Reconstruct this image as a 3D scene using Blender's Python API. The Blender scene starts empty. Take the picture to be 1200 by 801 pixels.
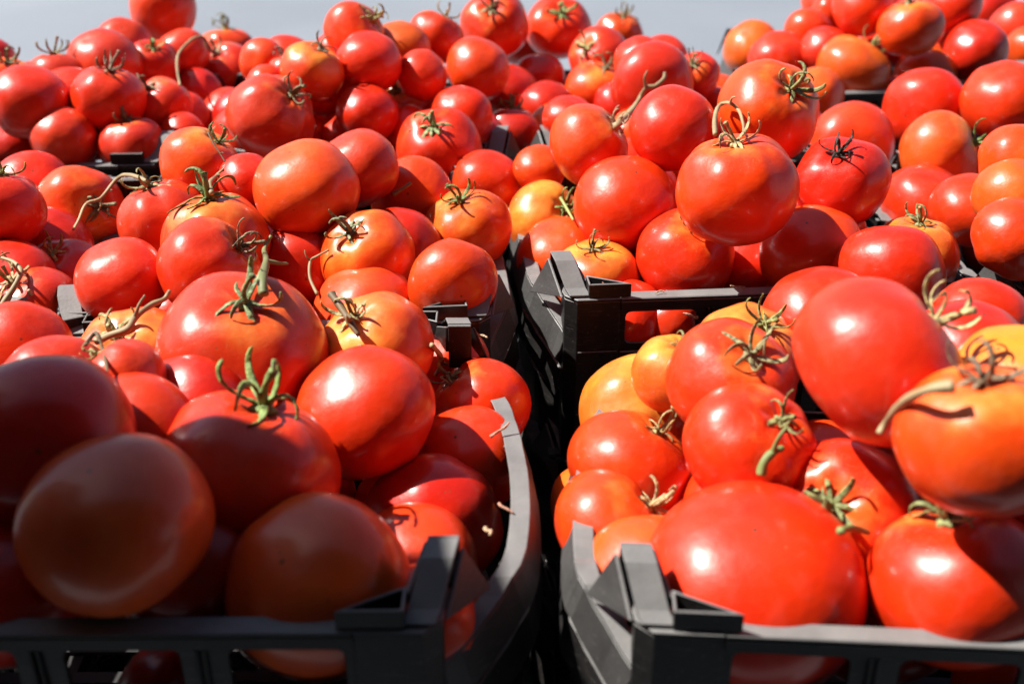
import bpy, bmesh, math, random
from mathutils import Vector, Matrix, noise, Quaternion
random.seed(11)
scene = bpy.context.scene
COL = scene.collection

# ------------------------------------------------------------------ camera
RIM = .16                       # height of the crate rims
PITCH = math.radians(27.5)
cam_d = bpy.data.cameras.new('camera'); cam = bpy.data.objects.new('camera', cam_d); COL.objects.link(cam)
cam.location = (0, 0, RIM + .386)
cam.rotation_euler = (math.pi/2 - PITCH, 0, 0)
cam_d.sensor_width = 36; cam_d.lens = 36*1307/1200
cam_d.clip_start = .02; cam_d.clip_end = 500
cam_d.dof.use_dof = True; cam_d.dof.focus_distance = .86; cam_d.dof.aperture_fstop = 5.6
scene.camera = cam
# ------------------------------------------------------------------ sky and sun
S = Vector((-.62, .12, .77)).normalized()
w = bpy.data.worlds.new('World'); scene.world = w; w.use_nodes = True
nt = w.node_tree; nt.nodes.clear()
sky = nt.nodes.new('ShaderNodeTexSky'); sky.sky_type = 'NISHITA'; sky.sun_disc = False
sky.sun_elevation = math.asin(S.z); sky.sun_rotation = math.atan2(S.x, S.y)
bg = nt.nodes.new('ShaderNodeBackground'); bg.inputs['Strength'].default_value = .05
wo = nt.nodes.new('ShaderNodeOutputWorld')
nt.links.new(sky.outputs[0], bg.inputs[0]); nt.links.new(bg.outputs[0], wo.inputs[0])
sd = bpy.data.lights.new('sun', 'SUN'); sd.energy = 5; sd.angle = math.radians(.6); sd.color = (1, .955, .89)
so = bpy.data.objects.new('sun', sd); COL.objects.link(so)
so.rotation_euler = S.to_track_quat('Z', 'Y').to_euler(); so.location = (-3, 1, 4)
scene.view_settings.view_transform = 'Standard'; scene.view_settings.look = 'None'
scene.view_settings.gamma = 1; scene.view_settings.exposure = 1.12; scene.view_settings.use_curve_mapping = False
scene.cycles.max_bounces = 8

TOMATOES = [
 ["A", [-0.1841, 0.6724, 0.1884], 0.0577, [0.208, -0.278, 0.938], "p", "big pinkish red tomato with curled green calyx towering over the front left crate"],
 ["A", [-0.0958, 0.6213, 0.1717], 0.0456, None, "r", "large plain red tomato, sunlit on top, right of the towering one at the front left"],
 ["A", [-0.0976, 0.7049, 0.1736], 0.0429, [-0.39, -0.228, 0.892], "s", "cream shouldered tomato under a thick dry stalk at the back of the front left crate"],
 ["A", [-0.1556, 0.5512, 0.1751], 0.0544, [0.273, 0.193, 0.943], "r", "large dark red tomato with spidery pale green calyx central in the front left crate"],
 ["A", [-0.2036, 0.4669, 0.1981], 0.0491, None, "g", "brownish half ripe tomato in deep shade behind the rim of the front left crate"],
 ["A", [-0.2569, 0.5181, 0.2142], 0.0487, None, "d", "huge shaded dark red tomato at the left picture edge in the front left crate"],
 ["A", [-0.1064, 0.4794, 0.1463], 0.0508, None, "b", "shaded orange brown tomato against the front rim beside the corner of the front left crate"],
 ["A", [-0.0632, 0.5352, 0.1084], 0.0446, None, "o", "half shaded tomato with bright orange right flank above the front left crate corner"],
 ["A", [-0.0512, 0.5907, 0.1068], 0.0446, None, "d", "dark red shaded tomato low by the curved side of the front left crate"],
 ["A", [-0.0295, 0.6473, 0.1169], 0.0389, None, "r", "red tomato half crossed by shadow leaning on the right side of the front left crate"],
 ["A", [-0.0233, 0.7089, 0.123], 0.0388, [-0.691, 0.099, 0.716], "r", "sunlit red tomato with dry stalk at its left by the front left crate side wall"],
 ["A", [-0.0478, 0.7632, 0.1319], 0.0314, None, "o", "small pale orange tomato peeping out at the back right corner of the front left crate"],
 ["A", [-0.2285, 0.5644, 0.1866], 0.0416, None, "r", "bright red tomato wedged behind the huge shaded one in the front left crate"],
 ["A", [-0.2411, 0.6032, 0.2048], 0.0272, [-0.655, 0.115, 0.747], "p", "shiny pinkish tomato with small dark calyx under dry twigs in the front left crate"],
 ["A", [-0.2921, 0.6224, 0.1877], 0.0362, None, "p", "pale pink tomato just behind the huge shaded one in the front left crate"],
 ["A", [-0.2682, 0.6942, 0.1657], 0.0437, [-0.122, -0.346, 0.93], "s", "orange tomato with cream shoulder and dry vine, back left in the front left crate"],
 ["A", [-0.0533, 0.4757, 0.113], 0.0421, None, "o", "orange tomato seen through the gap under the right front corner of the front left crate"],
 ["A", [-0.272, 0.4712, 0.1508], 0.0428, None, "d", "very dark tomato at the picture edge behind the front rim of the front left crate"],
 ["B", [-0.2514, 1.1416, 0.2155], 0.0468, [0.691, -0.239, 0.682], "p", "large pinkish red tomato with brown curled calyx at the back of the middle left crate"],
 ["B", [-0.242, 1.3291, 0.1718], 0.0459, [0.353, -0.19, 0.916], "r", "red tomato behind the large pinkish one at the back of the middle left crate"],
 ["B", [-0.1892, 1.2318, 0.1665], 0.0336, None, "r", "small red tomato behind the one with a wide pale top, middle left crate"],
 ["B", [-0.1386, 0.9651, 0.2199], 0.0375, None, "p", "red tomato with wide pale top right of the yellow patched one, middle left crate"],
 ["B", [-0.1749, 0.9013, 0.2229], 0.0454, None, "O", "big orange tomato with a yellow patch crowning the middle left crate"],
 ["B", [-0.076, 1.1297, 0.1861], 0.0447, [-0.118, -0.571, 0.813], "r", "round red tomato showing a full star calyx in the middle left crate"],
 ["B", [-0.0251, 1.0797, 0.1661], 0.0353, None, "r", "plain red tomato at the right side of the middle left crate"],
 ["B", [-0.0939, 1.0009, 0.1776], 0.0396, None, "o", "orange red tomato with a short broken stalk in the middle left crate"],
 ["B", [-0.0404, 0.9485, 0.1683], 0.0408, [-0.205, -0.208, 0.956], "o", "ribbed red tomato with upright stalk near the right front corner of the middle left crate"],
 ["B", [-0.1206, 0.8554, 0.1811], 0.0408, [-0.341, -0.391, 0.855], "o", "shaded orange red tomato below the big orange one in the middle left crate"],
 ["B", [-0.0998, 0.913, 0.1607], 0.039, None, "d", "dark red tomato tucked behind the shaded one in the middle left crate"],
 ["B", [-0.0472, 0.8141, 0.1752], 0.0362, None, "o", "tomato half in shadow and half bright orange by the middle left crate corner"],
 ["B", [-0.1194, 0.8155, 0.1484], 0.0434, None, "s", "flat orange yellow tomato at the front edge of the middle left crate"],
 ["B", [-0.2793, 0.9625, 0.2226], 0.0371, [0.608, 0.133, 0.783], "o", "orange red tomato with pale top and hairlike twig left in the middle left crate"],
 ["B", [-0.3508, 1.3603, 0.1501], 0.0397, None, "p", "pink tomato left of the large pinkish one at the back of the middle left crate"],
 ["B", [-0.2312, 0.9298, 0.2213], 0.025, None, "p", "small pinkish tomato left of the big orange one in the middle left crate"],
 ["B", [-0.2429, 0.8499, 0.1971], 0.0431, [-0.08, 0.062, 0.995], "s", "wide lobed tomato with cream shoulders and long stalk in the middle left crate"],
 ["B", [-0.2993, 0.8984, 0.1957], 0.038, [-0.302, 0.016, 0.953], "p", "lobed pinkish tomato under a dark tangled calyx in the middle left crate"],
 ["B", [-0.303, 0.7906, 0.1881], 0.036, None, "p", "plain pinkish red tomato at the front left corner of the middle left crate"],
 ["B", [-0.2311, 0.7823, 0.201], 0.0409, [0.797, 0.04, 0.602], "r", "large red tomato with bright sheen at the front of the middle left crate"],
 ["B", [-0.1801, 0.8704, 0.1628], 0.0383, None, "d", "dark tomato in deep shade under the big orange one in the middle left crate"],
 ["B", [-0.1285, 1.3174, 0.1668], 0.0488, [-0.227, -0.334, 0.915], "s", "orange shouldered tomato with green calyx at the back of the middle left crate"],
 ["B", [-0.374, 1.2291, 0.1648], 0.0303, None, "r", "small red tomato near the back left corner of the middle left crate"],
 ["C", [-0.4337, 0.8905, 0.2108], 0.0387, [0.191, 0.223, 0.956], "r", "red tomato with upright green calyx cut by the left picture edge"],
 ["C", [-0.4103, 1.0011, 0.1691], 0.0402, [0.753, -0.61, 0.247], "o", "tomato with an orange patch and dark calyx in the crate at the left edge"],
 ["C", [-0.3887, 0.8859, 0.1483], 0.037, [-0.118, -0.33, 0.937], "d", "dark red tomato in shade low in the crate at the left edge"],
 ["C", [-0.3794, 0.7999, 0.158], 0.0366, [-0.364, -0.188, 0.912], "r", "red tomato with big dry calyx and long stalk in the crate at the left edge"],
 ["C", [-0.4029, 0.7718, 0.1435], 0.0246, None, "r", "small red tomato cut by the left picture edge, lowest in its crate"],
 ["C", [-0.4694, 1.0411, 0.1732], 0.039, None, "r", "red tomato peeping behind the orange patched one in the crate at the left edge"],
 ["C", [-0.4138, 0.839, 0.1658], 0.0366, None, "d", "shaded red tomato at the left picture edge in the crate at the left edge"],
 ["D", [-0.4734, 1.5495, 0.2463], 0.0456, None, "o", "large plain red tomato topping the heap of the back left crate"],
 ["D", [-0.494, 1.353, 0.2198], 0.0449, None, "p", "pinkish red tomato below the topmost one in the back left crate"],
 ["D", [-0.4939, 1.4315, 0.2236], 0.0375, None, "p", "pale sheened tomato partly hidden behind the topmost one in the back left crate"],
 ["D", [-0.4465, 1.3918, 0.2107], 0.0333, [0.219, -0.418, 0.881], "r", "small red tomato with a green calyx stub in the back left crate"],
 ["D", [-0.4267, 1.453, 0.2085], 0.0352, None, "p", "pinkish tomato behind the hooked dry stalk in the back left crate"],
 ["D", [-0.4133, 1.6339, 0.1718], 0.0413, [-0.028, 0.232, 0.972], "o", "orange red tomato with tiny green calyx on top, right slope of the back left crate"],
 ["D", [-0.3842, 1.5039, 0.1696], 0.0454, [-0.299, -0.341, 0.891], "r", "red tomato carrying a long hooked dry stalk in the back left crate"],
 ["D", [-0.4479, 1.2251, 0.2136], 0.0402, [0.185, 0.023, 0.982], "r", "red tomato with brown curled calyx in the middle of the back left crate"],
 ["D", [-0.5293, 1.2075, 0.2137], 0.0435, None, "r", "big red tomato at the left of the back left crate"],
 ["D", [-0.51, 1.2772, 0.202], 0.0367, None, "r", "red tomato squeezed between two larger ones in the back left crate"],
 ["D", [-0.5381, 1.3158, 0.2104], 0.0373, [-0.053, 0.201, 0.978], "p", "pale tomato with thin dark calyx on the far left slope of the back left crate"],
 ["D", [-0.4906, 1.1864, 0.1797], 0.0368, None, "p", "round pinkish tomato above the front rim of the back left crate"],
 ["D", [-0.4195, 1.1932, 0.1698], 0.0371, [-0.075, -0.029, 0.997], "p", "lobed pinkish tomato with brown calyx behind the rim corner of the back left crate"],
 ["D", [-0.4045, 1.2691, 0.1916], 0.0354, [-0.355, -0.345, 0.869], "p", "dull pinkish tomato with dark calyx in the back left crate"],
 ["D", [-0.3984, 1.3159, 0.1597], 0.0367, [-0.798, -0.163, 0.581], "r", "pointed red tomato at the right side of the back left crate"],
 ["D", [-0.5693, 1.2281, 0.1551], 0.0363, None, "d", "shaded dark red tomato low at the left of the back left crate"],
 ["D", [-0.5744, 1.2591, 0.2185], 0.0361, [0.263, -0.002, 0.965], "p", "pale tomato with dark calyx against the road, far left of the back left crate"],
 ["H", [-0.2859, 1.2832, 0.2392], 0.0274, None, "o", "small orange tomato at the left slope of the back middle crate"],
 ["H", [-0.2516, 1.2496, 0.2382], 0.0224, [-0.251, 0.16, 0.955], "p", "pale small tomato with dark calyx at the left slope of the back middle crate"],
 ["H", [-0.2687, 1.2107, 0.2309], 0.0229, None, "r", "small red tomato low at the left slope of the back middle crate"],
 ["H", [-0.1803, 1.2928, 0.2712], 0.0359, [0.798, -0.222, 0.56], "o", "orange red tomato with calyx turned right, left peak of the back middle crate"],
 ["H", [-0.1575, 1.2359, 0.2508], 0.0366, None, "p", "smooth pinkish red tomato in front of the left peak of the back middle crate"],
 ["H", [-0.2158, 1.2041, 0.2491], 0.0337, [0.429, -0.113, 0.896], "s", "cream and orange tomato left of the smooth pinkish one in the back middle crate"],
 ["H", [-0.1304, 1.3209, 0.245], 0.0354, None, "O", "pale orange tomato between two red ones on top of the back middle crate"],
 ["H", [-0.0925, 1.3761, 0.2476], 0.0351, [0.438, 0.184, 0.88], "o", "red tomato with orange left cheek on top of the back middle crate"],
 ["H", [-0.0226, 1.5019, 0.2368], 0.0456, [-0.097, -0.697, 0.711], "r", "large red tomato showing a dark star calyx at the peak of the back middle crate"],
 ["H", [-0.04, 1.3065, 0.226], 0.0389, None, "o", "plain round orange red tomato below the peak of the back middle crate"],
 ["H", [-0.1013, 1.2578, 0.2315], 0.0296, None, "p", "small pinkish tomato with a dimple in the back middle crate"],
 ["H", [-0.055, 1.1946, 0.2029], 0.0342, None, "r", "red tomato behind the one with the star calyx, low in the back middle crate"],
 ["H", [0.0633, 1.5582, 0.2206], 0.0456, [0.076, -0.625, 0.777], "r", "red tomato with green star calyx at the right peak of the back middle crate"],
 ["H", [0.0354, 1.4868, 0.1681], 0.0358, None, "d", "dark red shaded tomato under the right peak of the back middle crate"],
 ["H", [0.0, 1.2777, 0.1566], 0.0358, [0.0, 0.232, 0.973], "d", "dark tomato low at the back middle crate corner in shade"],
 ["H", [-0.1577, 1.1903, 0.2061], 0.0341, None, "d", "shaded red tomato beneath the smooth pinkish one in the back middle crate"],
 ["H", [0.013, 1.7161, 0.1685], 0.0393, None, "d", "dark red tomato between the two peaks of the back middle crate"],
 ["J", [0.1638, 1.7356, 0.172], 0.0383, [0.167, -0.174, 0.97], "o", "small striped tomato with calyx on top behind the peak of the middle right crate"],
 ["J", [0.1148, 1.4782, 0.1986], 0.0409, [-0.593, -0.618, 0.515], "p", "pinkish red tomato with a dry white stub behind the middle right crate"],
 ["J", [0.1914, 1.4279, 0.2115], 0.0321, None, "p", "pinkish tomato low on the far slope behind the middle right crate"],
 ["J", [0.2156, 1.3126, 0.216], 0.0293, [-0.27, -0.584, 0.766], "r", "small red tomato with brown calyx beside the pale rim behind the middle right crate"],
 ["J", [0.1557, 1.3796, 0.2186], 0.0312, None, "r", "mostly hidden red tomato at the far slope behind the middle right crate"],
 ["E", [0.1812, 0.8523, 0.2404], 0.0492, [-0.15, -0.045, 0.988], "o", "largest orange red tomato with looping dry stalk crowning the middle right crate"],
 ["E", [0.1023, 0.949, 0.1912], 0.0466, None, "r", "red tomato with a small dent left of the largest one in the middle right crate"],
 ["E", [0.1498, 0.8895, 0.1665], 0.0421, [0.155, -0.306, 0.939], "r", "squarish red tomato with curled green calyx above the front rim of the middle right crate"],
 ["E", [0.0727, 0.8942, 0.141], 0.0397, [-0.093, -0.116, 0.989], "s", "orange yellow tomato with dark calyx beside the left front corner of the middle right crate"],
 ["E", [0.0436, 0.9543, 0.1378], 0.0403, None, "o", "orange red tomato along the left side of the middle right crate"],
 ["E", [0.0333, 1.0209, 0.1474], 0.0399, [0.573, -0.549, 0.608], "y", "yellow tomato with a short stick on the left side of the middle right crate"],
 ["E", [0.0725, 1.0195, 0.2237], 0.0399, [0.753, -0.109, 0.649], "o", "orange red tomato joined to a jagged dry vine in the middle right crate"],
 ["E", [0.1463, 0.9918, 0.2486], 0.0401, None, "r", "round red tomato right of the jagged vine in the middle right crate"],
 ["E", [0.1602, 1.2614, 0.2205], 0.048, None, "p", "pinkish red tomato at the back peak of the middle right crate"],
 ["E", [0.1086, 1.4048, 0.1715], 0.0427, [0.299, -0.058, 0.953], "o", "orange tomato with curled brown calyx at the back left of the middle right crate"],
 ["E", [0.2359, 1.0096, 0.2594], 0.048, [0.385, -0.561, 0.733], "o", "orange tomato with long green and tan sepals at the top of the middle right crate"],
 ["E", [0.2536, 1.3928, 0.1671], 0.0362, None, "o", "small orange red tomato behind the heap of the middle right crate"],
 ["E", [0.0472, 1.3083, 0.1554], 0.0287, None, "y", "small yellowish tomato at the back left corner of the middle right crate"],
 ["E", [0.0273, 1.0672, 0.1852], 0.0266, None, "o", "small orange tomato against the left side wall of the middle right crate"],
 ["E", [0.2885, 0.9337, 0.2184], 0.0416, [-0.265, -0.372, 0.89], "d", "shaded red tomato under a blackened calyx in the middle right crate"],
 ["E", [0.3748, 1.193, 0.1718], 0.0466, None, "p", "sunlit pinkish tomato at the back right corner of the middle right crate"],
 ["E", [0.2534, 0.8744, 0.1761], 0.0424, None, "o", "shaded orange red tomato at the front right of the middle right crate"],
 ["E", [0.4122, 1.0479, 0.1533], 0.0455, None, "r", "plain red tomato at the right side of the middle right crate"],
 ["E", [0.3438, 0.8786, 0.172], 0.0374, [0.0, 0.05, 0.999], "s", "ribbed orange tomato under a large open calyx by the middle right crate corner"],
 ["E", [0.3844, 1.4, 0.1704], 0.0363, None, "O", "dull orange tomato behind the long sepalled one in the middle right crate"],
 ["E", [0.2126, 0.9297, 0.1434], 0.0398, None, "d", "dark tomato between the squarish one and the shaded orange one, middle right crate"],
 ["E", [0.1008, 0.8561, 0.1238], 0.0321, None, "r", "red tomato seen through the left vent of the middle right crate"],
 ["E", [0.1344, 0.8557, 0.1224], 0.0286, None, "r", "red tomato seen through the right part of the vent of the middle right crate"],
 ["K", [0.4813, 1.28, 0.1846], 0.0483, None, "r", "round red tomato with sharp sheen at the left of the right edge crate"],
 ["K", [0.4448, 1.1193, 0.1831], 0.0448, [0.874, -0.237, 0.425], "O", "orange tomato with green calyx turned right in the right edge crate"],
 ["K", [0.5471, 1.2203, 0.2111], 0.0478, None, "r", "lobed red tomato at the top of the right edge crate"],
 ["K", [0.4559, 0.9612, 0.2274], 0.036, None, "o", "orange red tomato at the right picture edge just under the lobed one"],
 ["K", [0.4318, 0.9057, 0.2141], 0.0356, None, "O", "sheened orange tomato at the right picture edge in the right edge crate"],
 ["K", [0.4118, 0.8481, 0.1998], 0.0352, None, "o", "orange tomato crossed by a straight shadow above the rim of the right edge crate"],
 ["K", [0.4264, 0.9788, 0.1746], 0.0374, None, "r", "red tomato low at the left side of the right edge crate"],
 ["G", [0.4612, 1.5059, 0.1748], 0.0512, [0.57, 0.147, 0.809], "O", "large yellow orange tomato with green calyx in the back right crate"],
 ["G", [0.5314, 1.5124, 0.2302], 0.0419, [-0.186, 0.072, 0.98], "o", "egg shaped orange red tomato standing upright in the back right crate"],
 ["G", [0.4812, 1.5735, 0.2463], 0.0415, None, "r", "bright red tomato cut by the top picture edge in the back right crate"],
 ["G", [0.377, 1.5803, 0.1722], 0.0438, None, "r", "red tomato in front of the ribbed yellow one in the back right crate"],
 ["G", [0.4357, 1.5587, 0.1891], 0.0372, None, "p", "pale sheened pink tomato left of the large yellow orange one in the back right crate"],
 ["G", [0.4253, 1.6217, 0.202], 0.0355, None, "o", "small red tomato on the left slope of the back right crate"],
 ["G", [0.352, 1.6563, 0.1692], 0.0419, None, "O", "ribbed yellow orange tomato at the left end of the back right crate"],
 ["G", [0.5741, 1.5463, 0.1518], 0.0456, None, "O", "shaded orange tomato with a sunlit patch low in the back right crate"],
 ["G", [0.644, 1.5613, 0.1885], 0.0443, None, "d", "dark red tomato with a sunlit wedge in the back right crate"],
 ["G", [0.6216, 1.6181, 0.2378], 0.0402, None, "r", "red tomato at the top picture edge right of the upright egg shaped one"],
 ["G", [0.8142, 1.9347, 0.169], 0.0438, None, "d", "shaded red tomato at the top right of the back right crate"],
 ["G", [0.7876, 1.7724, 0.172], 0.0431, None, "p", "pink sheened tomato near the right picture edge in the back right crate"],
 ["G", [0.7614, 1.656, 0.1709], 0.0354, None, "o", "orange red tomato cut by the right picture edge in the back right crate"],
 ["G", [0.4655, 1.659, 0.2192], 0.0305, None, "p", "small pale tomato at the left of the top red one in the back right crate"],
 ["F", [0.2022, 0.5404, 0.2533], 0.0498, [0.759, 0.026, 0.65], "p", "huge red tomato with broad sheen crowning the front right crate"],
 ["F", [0.1327, 0.4865, 0.1392], 0.0622, None, "r", "biggest coral red tomato behind the front rim of the front right crate"],
 ["F", [0.2381, 0.4673, 0.1575], 0.0477, [-0.271, 0.214, 0.939], "r", "shiny red tomato behind the front rim at the right of the front right crate"],
 ["F", [0.2285, 0.4597, 0.2531], 0.0403, [-0.101, 0.12, 0.988], "o", "tomato yellow on the left, dark on the right, under long green sepals"],
 ["F", [0.1949, 0.536, 0.1536], 0.0444, [-0.444, -0.636, 0.631], "r", "red tomato with a little upright green leaf in the front right crate"],
 ["F", [0.1422, 0.5642, 0.1816], 0.0408, [0.467, -0.349, 0.813], "r", "red tomato with a thick tangled green calyx in the front right crate"],
 ["F", [0.0785, 0.6117, 0.1343], 0.0431, [0.564, 0.149, 0.813], "o", "orange red tomato with a pale scar at the left side of the front right crate"],
 ["F", [0.0915, 0.6925, 0.1255], 0.0445, [0.518, -0.386, 0.763], "y", "yellow tomato on the left slope of the front right crate"],
 ["F", [0.1082, 0.6574, 0.1795], 0.0289, [0.175, -0.093, 0.98], "y", "small cream yellow tomato at the back left of the front right crate"],
 ["F", [0.1389, 0.6171, 0.1962], 0.0408, [0.235, -0.467, 0.853], "o", "orange red tomato with knotted calyx behind the tangled one in the front right crate"],
 ["F", [0.1627, 0.6811, 0.1802], 0.038, [0.229, -0.276, 0.934], "s", "pale orange tomato with flat calyx at the back of the front right crate"],
 ["F", [0.0647, 0.5602, 0.1201], 0.043, [0.741, 0.074, 0.668], "o", "orange red tomato with thick curled calyx above the front right crate side wall"],
 ["F", [0.0783, 0.5125, 0.1179], 0.0428, None, "O", "orange tomato beside the left front corner of the front right crate"],
 ["F", [0.2245, 0.7188, 0.1862], 0.0438, None, "r", "red tomato with a round sun glint behind the huge one in the front right crate"],
 ["F", [0.2969, 0.8055, 0.1833], 0.0436, None, "r", "wide red tomato with a dimple at the very back of the front right crate"],
 ["F", [0.283, 0.546, 0.2326], 0.0376, None, "y", "yellow tomato at the right picture edge behind the green sepals in the front right crate"],
 ["F", [0.2264, 0.5328, 0.0794], 0.0469, [-0.287, 0.212, 0.934], "r", "red tomato sunk between the two front ones in the front right crate"],
 ["F", [0.0578, 0.6325, 0.0904], 0.0316, None, "O", "small orange tomato against the left side wall of the front right crate"],
 ["F", [0.2837, 0.6162, 0.2145], 0.0386, None, "d", "purplish red tomato behind the green sepals in the front right crate"],
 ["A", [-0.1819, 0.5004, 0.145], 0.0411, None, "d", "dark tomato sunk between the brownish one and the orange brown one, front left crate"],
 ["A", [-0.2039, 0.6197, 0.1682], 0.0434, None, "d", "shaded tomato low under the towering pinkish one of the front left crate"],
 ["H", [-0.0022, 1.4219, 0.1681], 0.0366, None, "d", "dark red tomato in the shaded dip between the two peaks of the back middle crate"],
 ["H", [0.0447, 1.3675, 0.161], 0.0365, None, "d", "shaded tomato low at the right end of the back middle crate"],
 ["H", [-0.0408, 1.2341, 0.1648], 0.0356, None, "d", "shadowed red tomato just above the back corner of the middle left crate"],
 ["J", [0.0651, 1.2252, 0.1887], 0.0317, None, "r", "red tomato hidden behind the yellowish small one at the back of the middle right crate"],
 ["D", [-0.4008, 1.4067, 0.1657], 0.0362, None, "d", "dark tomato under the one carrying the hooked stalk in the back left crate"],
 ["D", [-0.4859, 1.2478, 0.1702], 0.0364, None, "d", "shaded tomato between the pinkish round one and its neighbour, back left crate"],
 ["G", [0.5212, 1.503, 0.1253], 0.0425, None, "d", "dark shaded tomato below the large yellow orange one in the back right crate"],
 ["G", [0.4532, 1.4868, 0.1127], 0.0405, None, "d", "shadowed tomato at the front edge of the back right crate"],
 ["C", [-0.4195, 0.9368, 0.1548], 0.0382, None, "d", "shaded tomato under the orange patched one near the left picture edge"],
]
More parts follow.
